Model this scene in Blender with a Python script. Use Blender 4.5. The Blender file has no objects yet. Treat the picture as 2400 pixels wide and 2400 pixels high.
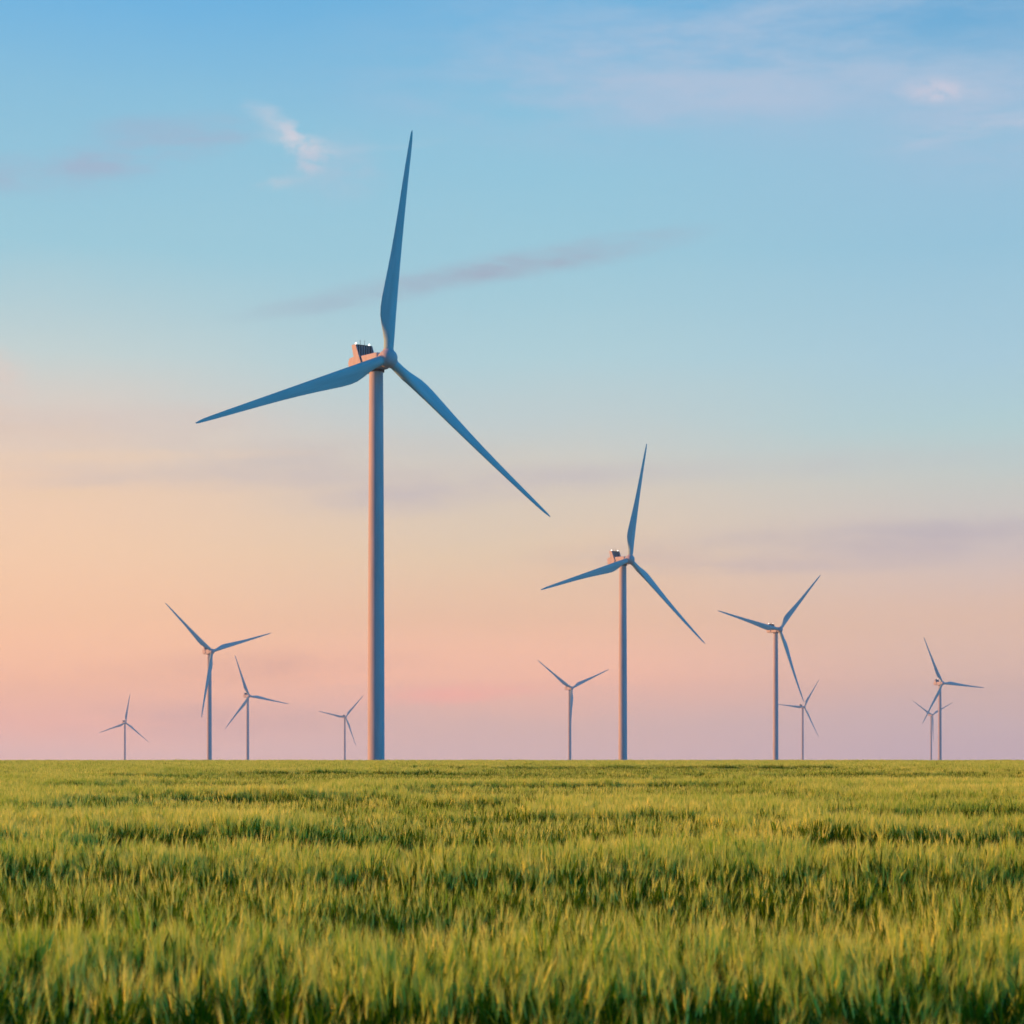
import bpy, bmesh, math, random
import numpy as np
from mathutils import Vector, Matrix, Euler
R = math.radians
random.seed(7); rng = np.random.default_rng(11)
S = bpy.context.scene
COL = S.collection

# ---------------------------------------------------------------- camera, sky, sun, exposure
F_PX, CX, CY = 5400.0, 1200.0, 1763.0          # focal length and principal point in photo pixels (2400 wide)
EYE = 1.55
cam_d = bpy.data.cameras.new('camera'); cam = bpy.data.objects.new('camera', cam_d); COL.objects.link(cam)
cam.location = (0, 0, EYE); cam.rotation_euler = (R(90), 0, 0)
cam_d.sensor_width = 36; cam_d.lens = 36*F_PX/2400
cam_d.shift_y = (CY-1200)/2400
cam_d.clip_start = .05; cam_d.clip_end = 20000
cam_d.dof.use_dof = True; cam_d.dof.focus_distance = 45; cam_d.dof.aperture_fstop = 6
S.camera = cam

SUN_AZ, SUN_EL = -84.0, 10.5                   # azimuth from the view direction (left is negative), elevation
sd = Vector((math.sin(R(SUN_AZ))*math.cos(R(SUN_EL)), math.cos(R(SUN_AZ))*math.cos(R(SUN_EL)), math.sin(R(SUN_EL))))
sun_d = bpy.data.lights.new('sun', 'SUN'); sun = bpy.data.objects.new('sun', sun_d); COL.objects.link(sun)
sun_d.energy = 5.0; sun_d.angle = R(0.6); sun_d.color = (1.0, .40, .15)
sun.rotation_euler = sd.to_track_quat('Z', 'Y').to_euler(); sun.location = sd*300

S.view_settings.view_transform = 'Standard'; S.view_settings.look = 'None'
S.view_settings.exposure = 0.6; S.view_settings.gamma = 1
S.render.engine = 'CYCLES'
S.cycles.use_denoising = True
S.cycles.max_bounces = 6; S.cycles.transparent_max_bounces = 6; S.cycles.volume_bounces = 0

def lin(c):
    return tuple((v/255/12.92 if v/255 <= .04045 else ((v/255+.055)/1.055)**2.4) for v in c)

class NT:
    """small helper to write node maths as expressions"""
    def __init__(s, tree): s.t = tree; s.N = tree.nodes; s.L = tree.links
    def put(s, sock, v):
        if isinstance(v, bpy.types.NodeSocket): s.L.new(v, sock)
        else: sock.default_value = v
    def m(s, op, a, b=None, c=None, clamp=False):
        n = s.N.new('ShaderNodeMath'); n.operation = op; n.use_clamp = clamp
        s.put(n.inputs[0], a)
        if b is not None: s.put(n.inputs[1], b)
        if c is not None: s.put(n.inputs[2], c)
        return n.outputs[0]
    def smooth(s, x, a, b, lo=0., hi=1.):
        n = s.N.new('ShaderNodeMapRange'); n.interpolation_type = 'SMOOTHSTEP'
        s.put(n.inputs['Value'], x); n.inputs['From Min'].default_value = a; n.inputs['From Max'].default_value = b
        n.inputs['To Min'].default_value = lo; n.inputs['To Max'].default_value = hi
        return n.outputs['Result']
    def mix(s, f, a, b, mode='MIX'):
        n = s.N.new('ShaderNodeMix'); n.data_type = 'RGBA'; n.blend_type = mode; n.clamp_factor = True
        s.put(n.inputs[0], f)
        for i, v in ((6, a), (7, b)):
            if isinstance(v, tuple) and len(v) == 3: v = (*v, 1)
            s.put(n.inputs[i], v)
        return n.outputs[2]
    def noise(s, vec, scale, detail=4, rough=.55, dist=0):
        n = s.N.new('ShaderNodeTexNoise'); n.inputs['Scale'].default_value = scale
        n.inputs['Detail'].default_value = detail; n.inputs['Roughness'].default_value = rough
        n.inputs['Distortion'].default_value = dist
        s.put(n.inputs['Vector'], vec); return n.outputs['Fac']
    def xyz(s, x, y, z):
        n = s.N.new('ShaderNodeCombineXYZ')
        for i, v in enumerate((x, y, z)): s.put(n.inputs[i], v)
        return n.outputs[0]

# sky: a low-sun sky; colours in the part of the sky ahead run from blue down to peach and lilac
SKY_Y = [0, 300, 600, 850, 1000, 1150, 1300, 1450, 1600, 1700, 1781]
SKY_L = [(112, 182, 227), (142, 196, 222), (159, 206, 222), (201, 216, 215), (228, 212, 199), (249, 213, 182), (260, 215, 176), (271, 213, 168), (296, 217, 169), (290, 213, 185), (272, 216, 202)]
SKY_C = [(110, 180, 224), (143, 198, 223), (158, 205, 222), (180, 213, 221), (199, 212, 212), (225, 211, 193), (242, 212, 179), (257, 206, 169), (292, 215, 174), (258, 209, 192), (253, 209, 200)]
SKY_R = [(96, 169, 215), (154, 194, 221), (152, 199, 222), (172, 208, 223), (184, 213, 216), (207, 209, 202), (219, 203, 196), (242, 202, 176), (254, 208, 184), (242, 205, 198), (235, 201, 203)]
def el_of(y): return math.degrees(math.atan((CY-y)/F_PX))
def az_of(x): return math.degrees(math.atan((x-CX)/F_PX))
W = bpy.data.worlds.new('World'); S.world = W; W.use_nodes = True
wt = NT(W.node_tree); wt.N.clear()
geo = wt.N.new('ShaderNodeTexCoord').outputs['Generated']
sep = wt.N.new('ShaderNodeSeparateXYZ'); wt.L.new(geo, sep.inputs[0])
dx, dy, dz = sep.outputs
AZ = wt.m('MULTIPLY', wt.m('ARCTAN2', dx, dy), 57.29578)
EL = wt.m('MULTIPLY', wt.m('ARCSINE', dz), 57.29578)
EL_MAX = 60.0
def ramp(cols, top):
    n = wt.N.new('ShaderNodeValToRGB'); e = n.color_ramp.elements; n.color_ramp.interpolation = 'EASE' if 0 else 'LINEAR'
    pts = [(max(0, el_of(y))/EL_MAX, lin(c)) for y, c in zip(SKY_Y, cols)][::-1] + [(.5, lin(top)), (1., lin((30, 84, 150)))]
    while len(e) < len(pts): e.new(.5)
    for k, (p, c) in enumerate(pts): e[k].position = p
    for k, (p, c) in enumerate(pts): e[k].position = p; e[k].color = (*c, 1)
    wt.put(n.inputs[0], fac); return n.outputs[0]
# gentle large waviness so the bands of colour are not ruled lines
warp = wt.noise(wt.xyz(wt.m('MULTIPLY', AZ, .10), wt.m('MULTIPLY', EL, .30), 3.1), 1.0, 4, .55)
ELW = wt.m('ADD', EL, wt.m('MULTIPLY', wt.m('SUBTRACT', warp, .5), 1.1))
fac = wt.m('DIVIDE', ELW, EL_MAX, clamp=True)
rl, rc, rr = ramp(SKY_L, (75,145,200)), ramp(SKY_C, (70,140,198)), ramp(SKY_R, (66,135,194))
front = wt.mix(wt.smooth(AZ, -12.5, 0), rl, rc)
front = wt.mix(wt.smooth(AZ, 0, 12.5), front, rr)

# clouds: a slightly ragged sky coordinate and two shared wisp patterns
wn = wt.N.new('ShaderNodeTexNoise'); wn.noise_dimensions = '2D'; wn.inputs['Scale'].default_value = 1.0; wn.inputs['Detail'].default_value = 4; wn.inputs['Roughness'].default_value = .6
wt.put(wn.inputs['Vector'], wt.xyz(wt.m('MULTIPLY', AZ, .8), wt.m('MULTIPLY', EL, 1.6), 0))
def vm(op, a, b):
    n = wt.N.new('ShaderNodeVectorMath'); n.operation = op; wt.put(n.inputs[0], a); wt.put(n.inputs[1], b); return n.outputs[0]
flat = wt.xyz(AZ, EL, 0)
SKYV = vm('ADD', flat, vm('MULTIPLY', vm('SUBTRACT', wn.outputs['Color'], (.5, .5, .5)), (.8, .16, 0)))
def wisps(sx, sy, rot, lo, hi, detail):
    mp = wt.N.new('ShaderNodeMapping'); mp.inputs['Rotation'].default_value = (0, 0, R(rot)); mp.inputs['Scale'].default_value = (sx, sy, 1)
    mp.vector_type = 'POINT'; wt.put(mp.inputs[0], SKYV)
    n = wt.N.new('ShaderNodeTexNoise'); n.noise_dimensions = '2D'; n.inputs['Scale'].default_value = 1.0; n.inputs['Detail'].default_value = detail
    n.inputs['Roughness'].default_value = .62; wt.put(n.inputs['Vector'], mp.outputs[0])
    return wt.smooth(n.outputs['Fac'], lo, hi)
SOFT, BROAD, FINE = wisps(.22, .8, -4, .15, .85, 4), wisps(.35, 1.9, -5, .22, .70, 5), wisps(1.3, 2.6, 4, .15, .62, 5)
def cloud(x, y, rx, ry, slope, gain, col, front, seed=0., streak=(.35, 2.4), lo=0, hi=0):
    """soft cloud round the sky direction seen at photo pixel x,y; rx, ry in pixels, slope in degrees"""
    k = 57.29578/F_PX*1.75
    mp = wt.N.new('ShaderNodeMapping'); mp.vector_type = 'TEXTURE'
    mp.inputs['Location'].default_value = (az_of(x), el_of(y), 0); mp.inputs['Rotation'].default_value = (0, 0, R(slope)); mp.inputs['Scale'].default_value = (rx*k, ry*k, 1)
    wt.put(mp.inputs[0], SKYV)
    g = wt.N.new('ShaderNodeTexGradient'); g.gradient_type = 'SPHERICAL'; wt.L.new(mp.outputs[0], g.inputs[0])
    f = wt.smooth(g.outputs['Fac'], 0, .9, 0, gain)
    return wt.mix(wt.m('MULTIPLY', f, SOFT if streak[0] < .34 else FINE if streak[0] > .9 else BROAD), front, lin(col))
MAUVE, PALE, LILAC = (165, 174, 194), (216, 212, 222), (182, 196, 220)
front = cloud(1750, 140, 720, 150, 2, 1.1, (170,195,221), front, 1.3, (.22, .9), .2, .7)
front = cloud(1620, 225, 420, 55, 2, .9, (176,197,221), front, 8.3, (.3, 1.6), .3, .75)
front = cloud(2330, 290, 220, 110, 4, .8, (172,196,221), front, 2.7, (.5, 1.3), .3, .7)
front = cloud(2200, 238, 72, 22, -4, .75, (214,208,222), front, 5.1, (1.5, 3.), .2, .55)
front = cloud(2300, 330, 180, 18, 8, .5, (196,204,222), front, 6.1)
front = cloud(1300, 606, 260, 26, 9, 1.15, MAUVE, front, 4.4, (.3, 2), .15, .6)
front = cloud(1050, 652, 320, 26, 11, .62, MAUVE, front, 4.9, (.3, 2), .15, .65)
front = cloud(780, 712, 200, 16, 9, .28, MAUVE, front, 3.9, (.3, 2), .2, .65)
front = cloud(470, 345, 150, 30, 16, .42, (168,177,202), front, 7.2, (.7, 2.5), .2, .65)
front = cloud(330, 375, 190, 50, 18, .42, (168,177,202), front, 7.9, (.6, 2.), .2, .65)
front = cloud(100, 425, 240, 34, 10, .55, (168,177,202), front, 9.2, (.5, 2.2), .2, .65)
front = cloud(300, 320, 90, 26, 8, .35, (160,180,206), front, 9.9)
front = cloud(640, 290, 54, 18, -32, .42, PALE, front, 10.4, (1.6, 3.2), .1, .55)
front = cloud(672, 322, 22, 30, 0, .6, PALE, front, 14.4, (2, 2.), .1, .6)
front = cloud(705, 342, 72, 18, -10, .62, (222,215,222), front, 11.4, (1.4, 3.2), .1, .5)
front = cloud(724, 382, 28, 30, 0, .6, (214,208,220), front, 12.0, (2, 2.), .1, .5)
front = cloud(660, 436, 44, 13, 8, .5, (196,206,218), front, 12.8, (1.5, 3.), .1, .6)
front = cloud(790, 400, 90, 60, 5, .3, (186,196,216), front, 13.8, (1., 2.), .3, .7)
front = cloud(900, 345, 120, 8, 6, .15, PALE, front, 15.1)
front = cloud(600, 1085, 420, 48, 3, .62, (204,192,192), front, 16.4, (.3, 1.8), .25, .65)
front = cloud(1060, 1150, 330, 42, 4, .85, (204,192,194), front, 17.4, (.3, 1.8), .25, .65)
front = cloud(280, 1010, 380, 40, 2, .6, (216,198,192), front, 18.4, (.3, 1.6), .3, .7)
front = cloud(1750, 1100, 480, 26, 2, .5, (200,198,200), front, 19.4, (.3, 2.2), .3, .7)
front = cloud(0, 915, 60, 60, 0, .8, (226,210,200), front, 20.4, (1, 1.), .1, .5)
front = cloud(20, 1010, 220, 36, -8, .6, (232,206,186), front, 21.1, (.5, 2.), .3, .7)
front = cloud(200, 1168, 240, 14, 3, .5, (246,212,178), front, 21.9)
front = cloud(2080, 1280, 520, 46, 1, .6, (194,180,188), front, 22.4, (.25, 1.6), .25, .7)
front = cloud(1560, 1300, 320, 26, 2, .4, (200,186,188), front, 22.9, (.3, 2.), .3, .7)
front = cloud(1060, 1626, 210, 20, 4, .7, (300,200,172), front, 23.4, (.4, 2.6), .1, .55)
front = cloud(1430, 1330, 160, 60, 0, .35, (236,196,170), front, 24.4, (.6, 1.2), .2, .7)
front = cloud(340, 1130, 300, 16, 3, .35, (214,198,192), front, 27.4)
front = cloud(760, 1120, 260, 18, 5, .4, (204,192,194), front, 28.4)
front = cloud(1280, 1118, 260, 16, 4, .4, (204,194,196), front, 28.9)
front = cloud(2150, 1255, 360, 20, 2, .4, (190,180,190), front, 29.4)
front = cloud(1800, 1330, 340, 18, 1, .35, (196,182,188), front, 30.4)
front = cloud(260, 1080, 330, 13, 2, .6, (246,214,182), front, 31.4)
front = cloud(620, 1560, 300, 34, 2, .5, (232,174,158), front, 25.4, (.3, 2.))
front = cloud(420, 1690, 330, 36, 0, .4, (206,176,182), front, 26.4, (.3, 2.))

nish = wt.N.new('ShaderNodeTexSky'); nish.sky_type = 'NISHITA'; nish.sun_disc = False
nish.sun_elevation = R(SUN_EL); nish.sun_rotation = R(SUN_AZ); nish.altitude = 100; nish.dust_density = 1.0; nish.ozone_density = 2.5
# away from the glow, unseen low-sun sky tinted teal to colour shaded sides
back = wt.mix(1.0, nish.outputs[0], wt.mix(wt.smooth(dx, .1, -.75), (.0, .165, .225), (.006, .0045, .004)), 'MULTIPLY')
away = wt.smooth(dy, .88, .30)
front = wt.mix(1.0, front, (.66, .66, .66), 'MULTIPLY')
sky = wt.mix(away, front, back)
bg = wt.N.new('ShaderNodeBackground'); wt.put(bg.inputs[0], sky); bg.inputs[1].default_value = 1.0
wo = wt.N.new('ShaderNodeOutputWorld'); wt.L.new(bg.outputs[0], wo.inputs[0])

# ---------------------------------------------------------------- helpers
def tag(o, label=None, cat=None, group=None, kind=None):
    for k, v in (('label', label), ('category', cat), ('group', group), ('kind', kind)):
        if v: o[k] = v
    return o
def mat(name):
    m = bpy.data.materials.new(name); m.use_nodes = True; t = NT(m.node_tree)
    return m, t, t.N['Principled BSDF']
def obj(name, me, parent=None):
    o = bpy.data.objects.new(name, me); COL.objects.link(o)
    if parent: o.parent = parent
    return o
def mesh_of(name, verts, faces, mats, smooth=True, fm=None):
    me = bpy.data.meshes.new(name); me.from_pydata([tuple(v) for v in verts], [], [tuple(f) for f in faces])
    for m in mats: me.materials.append(m)
    if fm is not None: me.polygons.foreach_set('material_index', fm)
    me.polygons.foreach_set('use_smooth', [smooth]*len(me.polygons)); me.update()
    return me
def bevel_mesh(me, w, seg=2):
    bm = bmesh.new(); bm.from_mesh(me)
    bmesh.ops.recalc_face_normals(bm, faces=bm.faces)
    bmesh.ops.bevel(bm, geom=[e for e in bm.edges if e.calc_face_angle(0) > R(25)], offset=w, segments=seg, affect='EDGES', profile=.5, clamp_overlap=True)
    bm.to_mesh(me); bm.free(); me.update(); return me
class MB:
    def __init__(s): s.v = []; s.f = []; s.m = []
    def add(s, v, f, mi=0):
        o = len(s.v); s.v += [tuple(p) for p in v]; s.f += [tuple(i+o for i in q) for q in f]; s.m += [mi]*len(f)
    def box(s, x0, x1, y0, y1, z0, z1, mi=0):
        s.add([(x0,y0,z0),(x1,y0,z0),(x1,y1,z0),(x0,y1,z0),(x0,y0,z1),(x1,y0,z1),(x1,y1,z1),(x0,y1,z1)],
              [(0,3,2,1),(4,5,6,7),(0,1,5,4),(1,2,6,5),(2,3,7,6),(3,0,4,7)], mi)
    def lathe(s, prof, n=32, axis='z', mi=0, caps=True):
        v = []
        for r, h in prof:
            for k in range(n):
                a = 2*math.pi*k/n
                v.append((r*math.cos(a), r*math.sin(a), h) if axis == 'z' else (h, r*math.cos(a), r*math.sin(a)))
        f = [(j*n+k, j*n+(k+1)%n, (j+1)*n+(k+1)%n, (j+1)*n+k) for j in range(len(prof)-1) for k in range(n)]
        if caps: f += [tuple(range(n))[::-1], tuple((len(prof)-1)*n+k for k in range(n))]
        s.add(v, f, mi)
    def mesh(s, name, mats, smooth=True): return mesh_of(name, s.v, s.f, mats, smooth, s.m)

# ---------------------------------------------------------------- terrain
# turbine: hub position (x, depth, height over the eye), yaw, blade phase, all in metres / degrees
TURB = [
 (-29.0, 538.1, 92.0, 35.6, 8.5, 'largest and nearest wind turbine, thick tower left of the centre, blades in the upper sky'),
 (54.1, 1058.2, 88.5, 36.0, 12.4, 'second largest wind turbine, right of the centre, one blade pointing almost straight up'),
 (194.9, 1677.2, 89.3, 28.5, 42.0, 'mid-sized turbine on the right, lower blade ending at the hub of a smaller one'),
 (-245.3, 1884.4, 82.5, 33.0, 72.6, 'tallest turbine of the left cluster, its hanging blade crossing in front of its own tower'),
 (478.3, 2559.0, 76.7, 26.5, 94.4, 'taller of the overlapping pair near the right edge, one blade lying nearly level'),
 (71.2, 2745.4, 76.3, 27.3, 65.1, 'small turbine between the two biggest towers, Y-shaped blades, one hanging along the tower'),
 (-338.6, 2969.4, 72.4, 31.0, 99.7, 'small turbine just right of the tallest in the left cluster, blade pointing down left'),
 (493.9, 3893.3, 76.5, 27.0, 33.5, 'small turbine right behind the lower blade tip of the mid-sized turbine on the right'),
 (-718.3, 4284.0, 54.8, 28.2, 9.5, 'faint leftmost wind turbine, lowest and smallest over the field, one blade pointing up'),
 (-313.8, 4345.4, 66.1, 24.0, 40.7, 'tiny faint turbine standing close to the left of the nearest thick tower'),
 (863.8, 4734.0, 76.5, 22.0, 61.5, 'tiny farthest turbine of the right edge pair, half behind the taller tower'),
]
HUB_H, OVERHANG = 100.0, 5.1
def tower_xy(t): a = R(t[3]); return t[0]-OVERHANG*math.sin(a), t[1]+OVERHANG*math.cos(a)
def g0(y):
    u = np.maximum(np.asarray(y, float)-196, 0); return -u*.0125*(1-np.exp(-u/150))
bx = np.array([tower_xy(t)[0] for t in TURB]); by = np.array([tower_xy(t)[1] for t in TURB])
bz = np.array([t[2]+EYE-HUB_H for t in TURB])-g0(by)
SG = 150.0
A = np.exp(-((bx[:,None]-bx)**2+(by[:,None]-by)**2)/(2*SG*SG)); CO = np.linalg.solve(A, bz)
def terrain(x, y):
    x = np.asarray(x, float); y = np.asarray(y, float); z = g0(y)
    for k in range(len(TURB)): z = z+CO[k]*np.exp(-((x-bx[k])**2+(y-by[k])**2)/(2*SG*SG))*np.clip((y-270)/120, 0, 1)
    return z
ys = np.concatenate([np.arange(-400, 0, 40), np.arange(0, 420, 6), np.arange(420, 1200, 30), np.arange(1200, 5301, 50)])
xs = np.concatenate([np.arange(-2600, -300, 100), np.arange(-300, 300, 15), np.arange(300, 2601, 100)])
GX, GY = np.meshgrid(xs, ys); GZ = terrain(GX, GY)
nx = len(xs)
gv = np.stack([GX, GY, GZ], -1).reshape(-1, 3)
gf = [(j*nx+i, j*nx+i+1, (j+1)*nx+i+1, (j+1)*nx+i) for j in range(len(ys)-1) for i in range(nx-1)]
soil, t, p = mat('soil')
tc = t.N.new('ShaderNodeNewGeometry').outputs['Position']
t.put(p.inputs['Base Color'], t.mix(t.noise(tc, 3, 6), (.06,.045,.028), (.11,.085,.05))); p.inputs['Roughness'].default_value = 1
crop, t, p = mat('far_crop')
tc = t.N.new('ShaderNodeNewGeometry').outputs['Position']
t.put(p.inputs['Base Color'], t.mix(t.noise(tc, .02, 6), (.075,.10,.02), (.13,.15,.035))); p.inputs['Roughness'].default_value = 1
fm = [1 if ys[f[0]//nx] > 330 or abs(xs[f[0] % nx]) > 110 or ys[f[0]//nx] < -20 else 0 for f in gf]
ground = obj('ground', mesh_of('ground', gv, gf, [soil, crop], True, fm)); tag(ground, kind='structure')

# ---------------------------------------------------------------- wheat
def vnoise(x, y, seed):
    """smooth value noise in about -1..1"""
    x = np.asarray(x, float); y = np.asarray(y, float)
    xi = np.floor(x).astype(int); yi = np.floor(y).astype(int); fx = x-xi; fy = y-yi
    fx = fx*fx*(3-2*fx); fy = fy*fy*(3-2*fy)
    def h(i, j):
        n = (i*374761393+j*668265263+seed*1274126177) & 0x7fffffff
        n = ((n ^ (n >> 13))*1274126177) & 0x7fffffff
        return ((n ^ (n >> 16)) & 0xffff)/32767.5-1
    return (h(xi, yi)*(1-fx)+h(xi+1, yi)*fx)*(1-fy)+(h(xi, yi+1)*(1-fx)+h(xi+1, yi+1)*fx)*fy
# hollows in the crop: far edge y, width towards the viewer, x centre, x half width, depth
DIPS = [(34.0, 7.0, -3.6, 2.0, .13), (33.0, 4., 5.2, 1.6, .08), (30.5, 5, -1., 1.2, .08), (24.0, 4.6, .2, 2.1, .10), (25, 3., 4.4, 1.4, .07), (19.0, 3.3, -1.7, 1.9, .13),
        (19.4, 2.6, .9, 1.6, .10), (18.2, 2.8, 3.2, 1.1, .13), (12.7, 3.3, -.1, 9, .085), (11.6, 1.9, .6, 1.3, .07), (10.2, 1.5, -1.9, .6, .09), (10.4, 1.6, -.55, .5, .06),
        (9.4, 1.1, 1.3, .6, .06), (8.5, .9, .1, 1.1, .05), (6.15, 1.2, 0, 9, .11), (48, 12, 1.5, 3.5, .14), (52, 10, -6, 2.5, .12), (75, 18, -2, 8, .14), (70, 14, 10, 5, .12), (100, 20, 6, 9, .14)]
def dips(x, y):
    h = 0*x; low = 0*x
    for q in DIPS:
        y1, w, x0, xh = [v*1.4 for v in q[:4]]; d = q[4]*1.4
        yy = y+.35*vnoise(x/.9, y*0+.3, 17)*min(1, w/3)+.15*vnoise(x/.3, y*0+5.3, 19)*min(1, w/3)
        u = (y1-yy)/w
        prof = np.where((u > 0) & (u < 1.6), np.minimum(1, np.minimum(u*w/.25, (1.6-u)/.6)), 0)
        ex = np.abs(x-x0)/xh+.35*vnoise(x/.7, y/.9, 23)
        m = prof*np.clip((1.25-ex)/.5, 0, 1)
        wall = np.where((u > -.35*min(1, 2/w)) & (u < 1.2), 1, 0)*np.clip((1.25-ex)/.5, 0, 1)   # leafy plants also darken the edge facing the hollow, in place of shade
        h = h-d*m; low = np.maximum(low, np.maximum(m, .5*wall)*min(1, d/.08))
    return h, low
def canopy(x, y):
    return dips(x, y)[0]+.045*vnoise(x/7.0, y/3.6, 3)+.035*vnoise(x/1.8, y/1.2, 5)+.022*vnoise(x/.55, y/.45, 8)
def hollow(x, y): return dips(x, y)[1]

def wheat_material(name, c1, c2, trans, tcol, rough):
    m, t, p = mat(name)
    info = t.N.new('ShaderNodeObjectInfo'); gp = t.N.new('ShaderNodeNewGeometry').outputs['Position']
    at = t.N.new('ShaderNodeAttribute'); at.attribute_name = 'tint'
    big = t.noise(gp, .22, 3, .5)
    mid = t.noise(gp, 1.6, 2, .5)
    f = t.m('ADD', t.m('MULTIPLY', at.outputs['Fac'], .7), t.m('MULTIPLY', t.m('SUBTRACT', big, .42), 1.1))
    f = t.m('ADD', f, t.m('MULTIPLY', t.m('SUBTRACT', mid, .46), .9), clamp=True)
    c = t.mix(f, c1, c2)
    t.put(p.inputs['Base Color'], c); p.inputs['Roughness'].default_value = rough
    p.inputs['Specular IOR Level'].default_value = .08
    tr = t.N.new('ShaderNodeBsdfTranslucent'); t.put(tr.inputs[0], t.mix(1., c, tcol, 'MULTIPLY'))
    mx = t.N.new('ShaderNodeMixShader'); mx.inputs[0].default_value = trans
    t.L.new(p.outputs[0], mx.inputs[1]); t.L.new(tr.outputs[0], mx.inputs[2])
    t.L.new(mx.outputs[0], t.N['Material Output'].inputs[0])
    return m
M_LEAF = wheat_material('wheat_leaf', (.044,.110,.004), (.165,.300,.012), .44, (1.3,1.35,.5), .5)
M_EAR = wheat_material('wheat_ear', (.36,.57,.065), (1.0,.94,.32), .43, (1.15,1.2,.7), .55)

class Clump:
    def __init__(s): s.v = []; s.f = []; s.m = []; s.t = []
    def add(s, v, f, mi, tint):
        o = len(s.v); s.v += v; s.f += [tuple(i+o for i in q) for q in f]; s.m += [mi]*len(f); s.t += [tint]*len(v)
    def ribbon(s, pts, ws, side, mi, tint, fold=0.):
        v = []; n = len(pts)
        for p, w in zip(pts, ws):
            v.append(tuple(p-side*w)); v.append(tuple(p+side*w))
        s.add(v, [(2*k, 2*k+1, 2*k+3, 2*k+2) for k in range(n-1)], mi, tint)
    def stem(s, x, y, H, lean, d, ear=True):
        tint = min(1, max(0, random.gauss(.45, .28)))
        top = Vector((x+lean[0], y+lean[1], H)); base = Vector((x, y, 0.0))
        def at(q): return base+(top-base)*q+Vector((lean[0], lean[1], 0))*(q*q-q)*.8
        a = random.uniform(0, 6.28); side = Vector((math.cos(a), math.sin(a), 0))
        s.ribbon([at(.25), at(.6), at(.9), at(1)], [.0024*d]*4, side, 0, tint)
        s.ribbon([at(.25), at(.6), at(.9), at(1)], [.0024*d]*4, Vector((-side.y, side.x, 0)), 0, tint)
        if ear: s.ear(top, at, lean, d, tint)
        s.leaves(at, d, tint, ear)
    def ear(s, top, at, lean, d, tint):
        L = random.uniform(.075, .11); up = (top-at(.9)).normalized()
        up = (up+Vector((lean[0], lean[1], 0))*random.uniform(0, 1.6)+Vector((random.gauss(0,.10), random.gauss(0,.10), 0))).normalized()
        e1 = up.orthogonal().normalized(); e2 = up.cross(e1)
        n = 6 if d < 1.3 else 4
        rings = [(0, .35), (.12, .8), (.3, 1.), (.5, .97), (.7, .85), (.87, .6), (1, .15)] if d < 1.3 else [(0, .4), (.3, 1.), (.7, .85), (1, .1)]
        rr_ = random.uniform(.0048, .0068)*(.65+.35*d)
        v = []
        for k, (q, w) in enumerate(rings):
            for j in range(n):
                a = 6.283*j/n+(.5 if k % 2 else 0); b = rr_*w*(1.15 if (j+k) % 2 else .85)
                v.append(tuple(top+up*(L*q)+e1*(b*math.cos(a))+e2*(b*.75*math.sin(a))))
        s.add(v, [(k*n+j, k*n+(j+1) % n, (k+1)*n+(j+1) % n, (k+1)*n+j) for k in range(len(rings)-1) for j in range(n)], 1, tint)
        na = 16 if d < 1.3 else 7
        for k in range(na):
            q = random.uniform(.1, 1.0); a = random.uniform(0, 6.28); o = e1*math.cos(a)+e2*math.sin(a)
            p0 = top+up*(L*q)+o*rr_*.5; ln = random.uniform(.05, .10)
            dr = (up+o*random.uniform(.08, .28)).normalized(); p1 = p0+dr*ln
            sd_ = dr.cross(o).normalized()*(.0011*d)
            s.add([tuple(p0-sd_), tuple(p0+sd_), tuple(p1)], [(0, 1, 2)], 1, tint)
    def leaves(s, at, d, tint, ear):
        for k in range(3 if d < 2 else 2):
            q = (.48, .66, .80)[k] if d < 2 else (.5, .76)[k]
            q += random.uniform(-.06, .06)+(0 if ear else .09); p = at(q); a = random.uniform(0, 6.28); o = Vector((math.cos(a), math.sin(a), 0))
            ln = random.uniform(.16, .28)*(1.1 if k < 2 else .85); w = random.uniform(.0042, .0070)*(.5+.5*d)
            rise = random.uniform(.7, 1.15); droop = random.uniform(.1, 1.0) if ear else random.uniform(0, .7)
            pts = []; ns = 5 if d < 2 else 3
            for i in range(ns+1):
                r = i/ns
                pts.append(p+o*(ln*(r*.28+.40*r*r*droop*.7))+Vector((0, 0, ln*(rise*r-droop*.75*r*r*r))))
            sv = Vector((-o.y, o.x, 0)); tw = random.uniform(-.6, .6); sv = (sv*math.cos(tw)+Vector((0, 0, 1))*math.sin(tw))
            ws = [w*(1-(i/ns)**2.2)*(.6+.4*min(1, i/ns*4))+.0003 for i in range(ns+1)]
            s.ribbon(pts, ws, sv, 0, min(1, max(0, tint+random.gauss(0, .15))))
    def mesh(s, name):
        me = mesh_of(name, s.v, s.f, [M_LEAF, M_EAR], False, s.m)
        at = me.attributes.new('tint', 'FLOAT', 'POINT'); at.data.foreach_set('value', np.array(s.t, dtype=np.float32))
        return me
clumps = bpy.data.collections.new('wheat_clumps')
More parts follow.
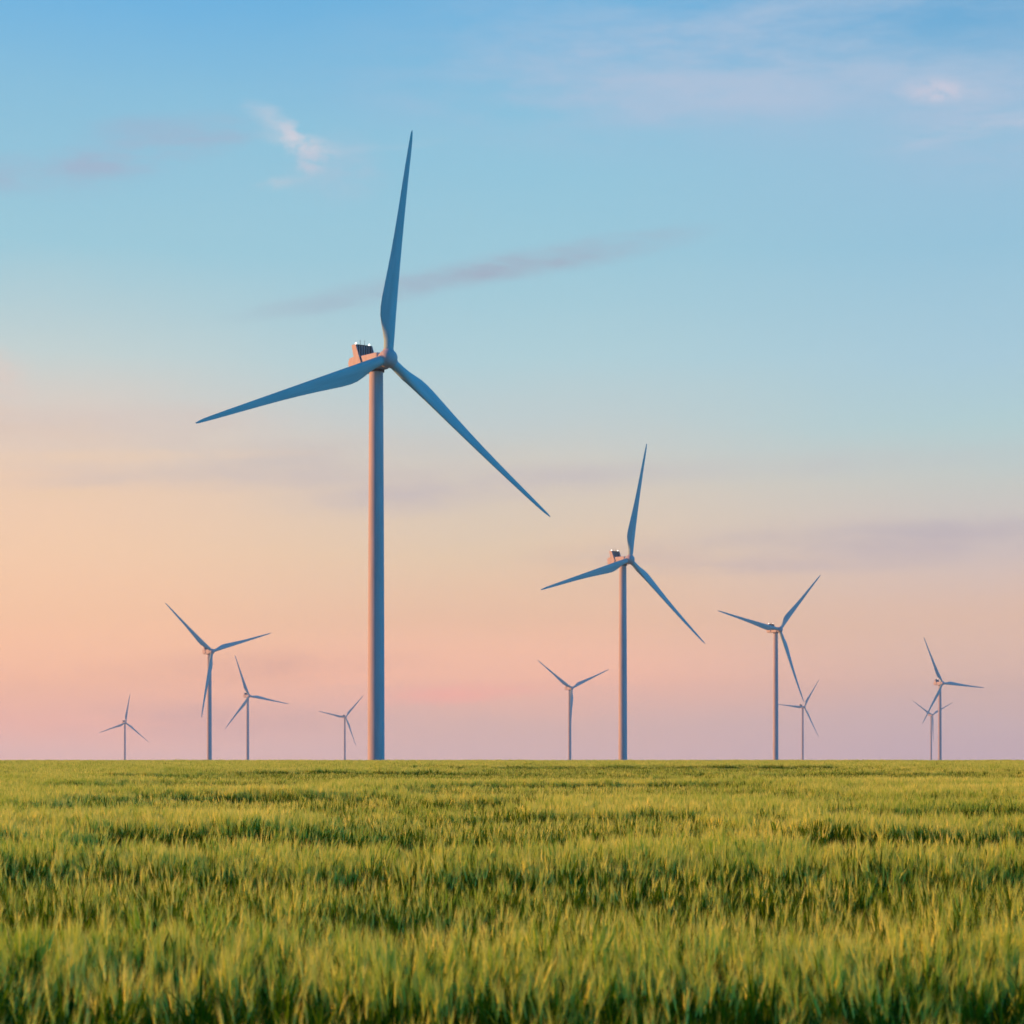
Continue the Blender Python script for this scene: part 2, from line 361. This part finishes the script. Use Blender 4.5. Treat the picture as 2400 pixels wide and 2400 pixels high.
def make_clump(size, n, d, k, eared=.97):
    c = Clump()
    nt = max(3, n//5); tufts = []
    for i in range(nt):                                     # plants: a handful of stems each, tall ones and short ones
        tufts.append((random.uniform(-.53, .53)*size, random.uniform(-.53, .53)*size, random.gauss(0, .037), random.gauss(.015, .030), random.gauss(0, .034)))
    for i in range(n):
        tx, ty, th, lx, ly = tufts[i % nt]
        h = .585+th+random.gauss(0, .022)
        if random.random() < .04: h += random.uniform(.03, .07)
        if random.random() < .15: h -= random.uniform(.05, .16)
        c.stem(tx+random.gauss(0, .018*max(1, d*.8)), ty+random.gauss(0, .018*max(1, d*.8)), h, (lx+random.gauss(0, .022), ly+random.gauss(0, .022)), d, random.random() < eared)
    o = bpy.data.objects.new('wheat_clump_%02d' % k, c.mesh('wheat_clump')); clumps.objects.link(o)
NV = 6
for k in range(NV): make_clump(.30, 37, 1.0, k)
for k in range(NV): make_clump(.50, 92, 1.25, NV+k)
for k in range(NV): make_clump(1.2, 330, 2.2, 2*NV+k)
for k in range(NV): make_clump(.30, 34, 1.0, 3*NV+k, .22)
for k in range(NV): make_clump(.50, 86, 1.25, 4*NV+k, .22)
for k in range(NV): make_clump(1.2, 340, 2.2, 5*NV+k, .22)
P, ROT, IDX, SCL = [], [], [], []
def scatter(y0, y1, size, tier, margin, shrink=1.):
    y = y0
    while y < y1:
        half = .2225*max(y, 0)+margin; x = -half+random.random()*size
        while x < half:
            px, py = x+random.uniform(-.3, .3)*size, y+random.uniform(-.3, .3)*size
            P.append((px, py)); IDX.append(tier*NV+random.randrange(NV)); SCL.append(random.uniform(.95, 1.05))
            M = Matrix.Rotation(random.gauss(R(2), R(3)), 3, 'Y') @ Matrix.Rotation(random.gauss(0, R(3)), 3, 'X') @ Matrix.Rotation(random.uniform(-.9, .9)+(math.pi if random.random() < .5 else 0), 3, 'Z')
            ROT.append(tuple(M.to_euler())); x += size
        y += size
scatter(2.4, 20, .26, 0, 2.5)
scatter(-3, 2.4, .45, 1, 2.5)
scatter(20, 85, .45, 1, 3)
scatter(85, 345, 1.0, 2, 7)
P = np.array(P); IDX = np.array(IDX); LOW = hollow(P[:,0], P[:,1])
IDX = np.where(rng.random(len(IDX)) < np.clip(LOW*1.0+.10+.16*vnoise(P[:,0]/1.1, P[:,1]/.7, 41), 0, .95), IDX+3*NV, IDX)  # hollows draw leafy few-eared clumps, the darker plant mix standing in for shade
PZ = terrain(P[:,0], P[:,1])+canopy(P[:,0], P[:,1])
wm = bpy.data.meshes.new('wheat'); wm.from_pydata([(a, b, c) for (a, b), c in zip(P, PZ)], [], [])
at = wm.attributes.new('rot', 'FLOAT_VECTOR', 'POINT'); at.data.foreach_set('vector', np.array(ROT, dtype=np.float32).ravel())
at = wm.attributes.new('scl', 'FLOAT', 'POINT'); at.data.foreach_set('value', np.array(SCL, dtype=np.float32))
at = wm.attributes.new('idx', 'INT', 'POINT'); at.data.foreach_set('value', np.array(IDX, dtype=np.int32))
wheat = obj('wheat', wm); tag(wheat, 'green and yellow ripening wheat field with dark wavy hollows', 'wheat', kind='stuff')
ng = bpy.data.node_groups.new('wheat_scatter', 'GeometryNodeTree')
ng.interface.new_socket('Geometry', in_out='INPUT', socket_type='NodeSocketGeometry')
ng.interface.new_socket('Geometry', in_out='OUTPUT', socket_type='NodeSocketGeometry')
gi, go = ng.nodes.new('NodeGroupInput'), ng.nodes.new('NodeGroupOutput')
iop = ng.nodes.new('GeometryNodeInstanceOnPoints'); ci = ng.nodes.new('GeometryNodeCollectionInfo')
ci.inputs['Collection'].default_value = clumps; ci.inputs['Separate Children'].default_value = True; ci.inputs['Reset Children'].default_value = True
iop.inputs['Pick Instance'].default_value = True
def named(nm, ty):
    n = ng.nodes.new('GeometryNodeInputNamedAttribute'); n.data_type = ty; n.inputs['Name'].default_value = nm
    return next(o for o in n.outputs if o.enabled and o.name == 'Attribute')
lk = ng.links.new
lk(gi.outputs[0], iop.inputs['Points']); lk(ci.outputs[0], iop.inputs['Instance'])
lk(named('idx', 'INT'), iop.inputs['Instance Index']); lk(named('rot', 'FLOAT_VECTOR'), iop.inputs['Rotation']); lk(named('scl', 'FLOAT'), iop.inputs['Scale'])
lk(iop.outputs[0], go.inputs[0])
wheat.modifiers.new('scatter', 'NODES').node_group = ng

# ---------------------------------------------------------------- wind turbines
def paint(name, c, rough=.42):
    m, t, p = mat(name)
    tc = t.N.new('ShaderNodeTexCoord').outputs['Object']
    mp = t.N.new('ShaderNodeMapping'); mp.inputs['Scale'].default_value = (1, 1, .12); t.L.new(tc, mp.inputs[0])
    t.put(p.inputs['Base Color'], t.mix(t.smooth(t.noise(mp.outputs[0], .9, 6, .6), .3, .8), c, tuple(v*.80 for v in c)))
    p.inputs['Roughness'].default_value = rough; p.inputs['Specular IOR Level'].default_value = .10
    return m
M_PAINT = paint('turbine_paint', (.47, .47, .56), .6)
M_BLADE = paint('blade_shade_paint', (.31, .54, .63), .55)  # teal of the shaded sides put into the blades' base colour
M_DARK, t, p = mat('dark_gap'); p.inputs['Base Color'].default_value = (.02,.02,.025,1); p.inputs['Roughness'].default_value = .7
M_RAD, t, p = mat('radiator_dark')
tc = t.N.new('ShaderNodeTexCoord').outputs['Object']
t.put(p.inputs['Base Color'], t.mix(t.noise(tc, 6, 3), (.018,.018,.03), (.04,.035,.045))); p.inputs['Roughness'].default_value = .6
M_LAMP, t, p = mat('aviation_lamp'); p.inputs['Base Color'].default_value = (.9,.9,.85,1)
p.inputs['Emission Color'].default_value = (1,.97,.85,1); p.inputs['Emission Strength'].default_value = 1.7

ROT_R = 56.0
def blade_mesh():
    st = [(1.2,2.3,1.0),(2.5,2.3,1.),(4.2,2.42,.92),(6,2.85,.72),(8,3.45,.52),(10,3.9,.41),(12,4.0,.35),(14.5,3.85,.31),(18,3.45,.27),(22,3.0,.24),(27,2.52,.22),(32,2.12,.21),
          (37,1.8,.2),(42,1.52,.19),(47,1.25,.18),(51,1.0,.18),(53.5,.78,.18),(55,.55,.18),(55.7,.33,.18),(56,.1,.2)]
    n = 28; v = []; f = []
    for r, c, tk in st:
        le = 1.15-.30*max(0, (r-6)/50)**1.1-(.10 if r > 50 else 0)*((r-50)/6)       # leading edge stays nearly straight
        if r > 53: le -= .25*((r-53)/3)**2
        tw = R(13*max(0, 1-r/46)**1.4+3.0); pre = .2*0+1.9*(r/56)**2.3              # twist, prebend towards the wind
        k = min(1, max(0, (r-2.5)/6.5)); k = k*k*(3-2*k)
        for j in range(n):
            a = 2*math.pi*j/n
            xc = .5+.5*math.cos(a)                                                  # 1 at leading edge
            s_ = 1-xc
            yt = 5*tk*(.2969*math.sqrt(max(s_, 0))-.126*s_-.3516*s_**2+.2843*s_**3-.1036*s_**4)*c
            ya = yt if math.sin(a) >= 0 else -yt*.75
            xa = le-c*s_; yc = .5*c*math.sin(a); xcirc = le-c*s_
            X = xa; Y = ya*k+yc*(1-k)
            x2 = X*math.cos(tw)-Y*math.sin(tw)*-1; y2 = -X*math.sin(tw)*-1*-1+Y*math.cos(tw)
            v.append((x2, y2-pre, r))
    for i in range(len(st)-1):
        for j in range(n): f.append((i*n+j, i*n+(j+1) % n, (i+1)*n+(j+1) % n, (i+1)*n+j))
    f += [tuple(range(n))[::-1], tuple((len(st)-1)*n+j for j in range(n))]
    return mesh_of('blade', v, f, [M_BLADE])
ME = {}
ME['blade'] = blade_mesh()
# in turbine space: +X is forward (towards the wind), +Z up, origin on the tower axis at the base
ZH = HUB_H
b = MB(); prof = [(2.02, -3), (2.02, .2), (1.98, 8), (1.95, 24), (1.90, 42), (1.82, 62), (1.73, 80), (1.63, 97.4), (1.63, 97.7)]; b.lathe(prof, 56); ME['tower'] = b.mesh('tower', [M_PAINT])
b = MB(); b.lathe([(1.95, 97.45), (1.95, 98.05)], 48); ME['yaw_ring'] = b.mesh('yaw_ring', [M_DARK])
def loft(sections):
    """closed lofted body from sections (x, half width, z bottom, z top, corner)"""
    v = []; n = 0
    for x, hw, z0, z1, c in sections:
        ring = []
        for cx, cz, a0 in ((hw-c, z1-c, 0), (-(hw-c), z1-c, 90), (-(hw-c), z0+c, 180), (hw-c, z0+c, 270)):
            for k in range(5):
                a = R(a0+k*22.5); ring.append((x, cx+c*math.cos(a), cz+c*math.sin(a)))
        n = len(ring); v += ring
    f = [(i*n+j, i*n+(j+1) % n, (i+1)*n+(j+1) % n, (i+1)*n+j) for i in range(len(sections)-1) for j in range(n)]
    f += [tuple(range(n))[::-1], tuple((len(sections)-1)*n+j for j in range(n))]
    return v, f
v, f = loft([(-9.15, 1.25, ZH-1.0, ZH+1.0, .5), (-8.95, 1.6, ZH-1.5, ZH+1.45, .5), (-8.5, 1.85, ZH-1.8, ZH+1.62, .45), (-7.5, 1.93, ZH-1.95, ZH+1.68, .35), (-5, 1.95, ZH-2.0, ZH+1.68, .3), (2.2, 1.9, ZH-2.0, ZH+1.62, .3), (3.0, 1.86, ZH-1.9, ZH+1.55, .4), (3.25, 1.7, ZH-1.7, ZH+1.4, .5)])
ME['nacelle'] = bevel_mesh(mesh_of('nacelle', v, f, [M_PAINT], True), .02, 1)
# cooler frame: a swept side panel each side, tied by a sill; the front edge runs down over the nacelle's flank
def panel(s):
    o, i = s*2.36, s*2.22
    prof_ = [(-7.25, 4.62), (-5.45, 4.62), (-4.1, 1.9), (-3.15, .1), (-3.4, -1.3), (-6.0, -1.5), (-8.3, -1.2), (-8.75, .5), (-8.3, 1.55), (-6.35, 1.75)]
    n = len(prof_); vv = [(x, o, ZH+z) for x, z in prof_]+[(x, i, ZH+z) for x, z in prof_]
    ff = [tuple(range(n)), tuple(range(n, 2*n))[::-1]]+[(k, (k+1) % n, n+(k+1) % n, n+k) for k in range(n)]
    me = mesh_of('side_panel', vv, ff, [M_PAINT], False); return bevel_mesh(me, .05, 2)
ME['panel_a'], ME['panel_b'] = panel(1), panel(-1)
b = MB()
for s in (1, -1): b.box(-8.0, -3.7, min(s*1.93, s*2.22), max(s*1.93, s*2.22), ZH-1.1, ZH+1.3)
ME['duct'] = b.mesh('duct', [M_DARK], False)
b = MB()   # dark upright core between the panels, with pale upright slats
b.box(-6.6, -5.75, -2.21, 2.21, ZH+1.70, ZH+4.55)
for k in range(6):
    y = -1.7+k*.66; b.box(-5.748, -5.66, y-.055, y+.055, ZH+1.74, ZH+4.5, 1)
ME['radiator'] = b.mesh('radiator', [M_RAD, M_PAINT], False)
b = MB(); b.box(-7.1, -5.55, -2.2, 2.2, ZH+4.553, ZH+4.64); ME['top_rail'] = bevel_mesh(b.mesh('top_rail', [M_DARK], False), .02, 1)
def lamp(y):
    b = MB(); n = 16; pr = [(.17, 0), (.20, .07), (.20, .27), (.17, .39), (.10, .47), (.03, .49)]
    b.lathe(pr, n); me = b.mesh('aviation_light', [M_LAMP])
    me.transform(Matrix.Translation((-6.2, y, ZH+4.70))); return me
ME['lamp_a'], ME['lamp_b'] = lamp(1.95), lamp(-1.75)
def lampbase(y):
    b = MB(); b.lathe([(.2, 0), (.2, .06)], 12); me = b.mesh('lamp_base', [M_DARK]); me.transform(Matrix.Translation((-6.2, y, ZH+4.64))); return me
ME['lampbase_a'], ME['lampbase_b'] = lampbase(1.95), lampbase(-1.75)
def mast(y):
    b = MB(); b.lathe([(.05, 0), (.04, .9), (.03, 1.25)], 8); b.box(-.18, .18, -.03, .03, 1.02, 1.07); me = b.mesh('sensor_mast', [M_DARK]); me.transform(Matrix.Translation((-6.2, y, ZH+4.64))); return me
ME['mast_a'], ME['mast_b'] = mast(.65), mast(-.55)
b = MB(); b.lathe([(1.45, 3.2), (1.45, 3.75)], 40, 'x'); ME['shaft_collar'] = b.mesh('shaft_collar', [M_DARK])
b = MB()  # spinner about local x, centre at the hub
b.lathe([(.9, -1.62), (1.55, -1.58), (1.92, -1.3), (2.08, -.7), (2.13, 0), (2.10, .55), (1.98, 1.05), (1.74, 1.5), (1.38, 1.88), (.92, 2.14), (.45, 2.27), (.06, 2.3)], 48, 'x')
ME['spinner'] = b.mesh('spinner', [M_PAINT])
b = MB(); b.lathe([(1.19, 1.55), (1.30, 1.6), (1.30, 2.02), (1.19, 2.08)], 36, caps=False); ME['root_collar'] = b.mesh('blade_collar', [M_PAINT])
TILT = R(5)
def link(name, me, parent, M=None):
    o = obj(name, me, parent)
    if M is not None: o.matrix_local = M
    return o
def make_turbine():
    root = bpy.data.objects.new('wind_turbine', None); COL.objects.link(root); root.empty_display_size = 5
    tw = link('tower', ME['tower'], root); link('yaw_ring', ME['yaw_ring'], tw)
    na = link('nacelle', ME['nacelle'], root); link('shaft_collar', ME['shaft_collar'], na)
    co = link('radiator', ME['radiator'], root); link('side_panel', ME['panel_a'], co); link('side_panel', ME['panel_b'], co)
    link('top_rail', ME['top_rail'], co); link('air_duct', ME['duct'], co)
    for k in 'ab':
        la = link('aviation_light', ME['lamp_'+k], root); link('lamp_base', ME['lampbase_'+k], la)
        link('sensor_mast', ME['mast_'+k], root)
    hubM = Matrix.Translation((OVERHANG, 0, ZH)) @ Matrix.Rotation(-TILT, 4, 'Y')
    hb = link('hub', ME['spinner'], root, hubM)
    for k in range(3):
        bl = link('blade', ME['blade'], root); link('blade_collar', ME['root_collar'], bl)
    return root, hubM
def set_blades(root, hubM, phase):
    # blade mesh: span +Z, leading edge +X, wind side -Y  ->  turbine: wind side +X; seen from the wind the blades turn clockwise
    B0 = Matrix(((0, -1, 0, 0), (1, 0, 0, 0), (0, 0, 1, 0), (0, 0, 0, 1)))
    k = 0
    for c in root.children:
        if c.name.split('.')[0] == 'blade':
            c.matrix_local = hubM @ Matrix.Rotation(-R(phase+120*k), 4, 'X') @ B0; k += 1
def dup(root):
    r = root.copy(); COL.objects.link(r)
    for ch in list(root.children):
        c = ch.copy(); COL.objects.link(c); c.parent = r
        for g in ch.children:
            d = g.copy(); COL.objects.link(d); d.parent = c
    return r
root0, hubM = make_turbine()
for i, tb in enumerate(TURB):
    o = root0 if i == 0 else dup(root0)
    x, y = tower_xy(tb)
    o.location = (x, y, tb[2]+EYE-HUB_H); o.rotation_euler = (0, 0, R(tb[3])-math.pi/2)
    set_blades(o, hubM, tb[4])
    tag(o, tb[5], 'wind turbine', 'wind turbines beyond the wheat field')

# ---------------------------------------------------------------- haze
b = MB(); b.box(-2700, 2700, -450, 5400, float(GZ.min())-4, 156.0)
hm = bpy.data.materials.new('haze'); hm.use_nodes = True; t = NT(hm.node_tree); t.N.clear()
pv = t.N.new('ShaderNodeVolumePrincipled'); pv.inputs['Color'].default_value = (.47, .70, .97, 1); pv.inputs['Density'].default_value = 1.35e-4; pv.inputs['Anisotropy'].default_value = .1
ou = t.N.new('ShaderNodeOutputMaterial'); t.L.new(pv.outputs[0], ou.inputs['Volume'])
haze = obj('haze', b.mesh('haze', [hm], False)); tag(haze, kind='stuff')
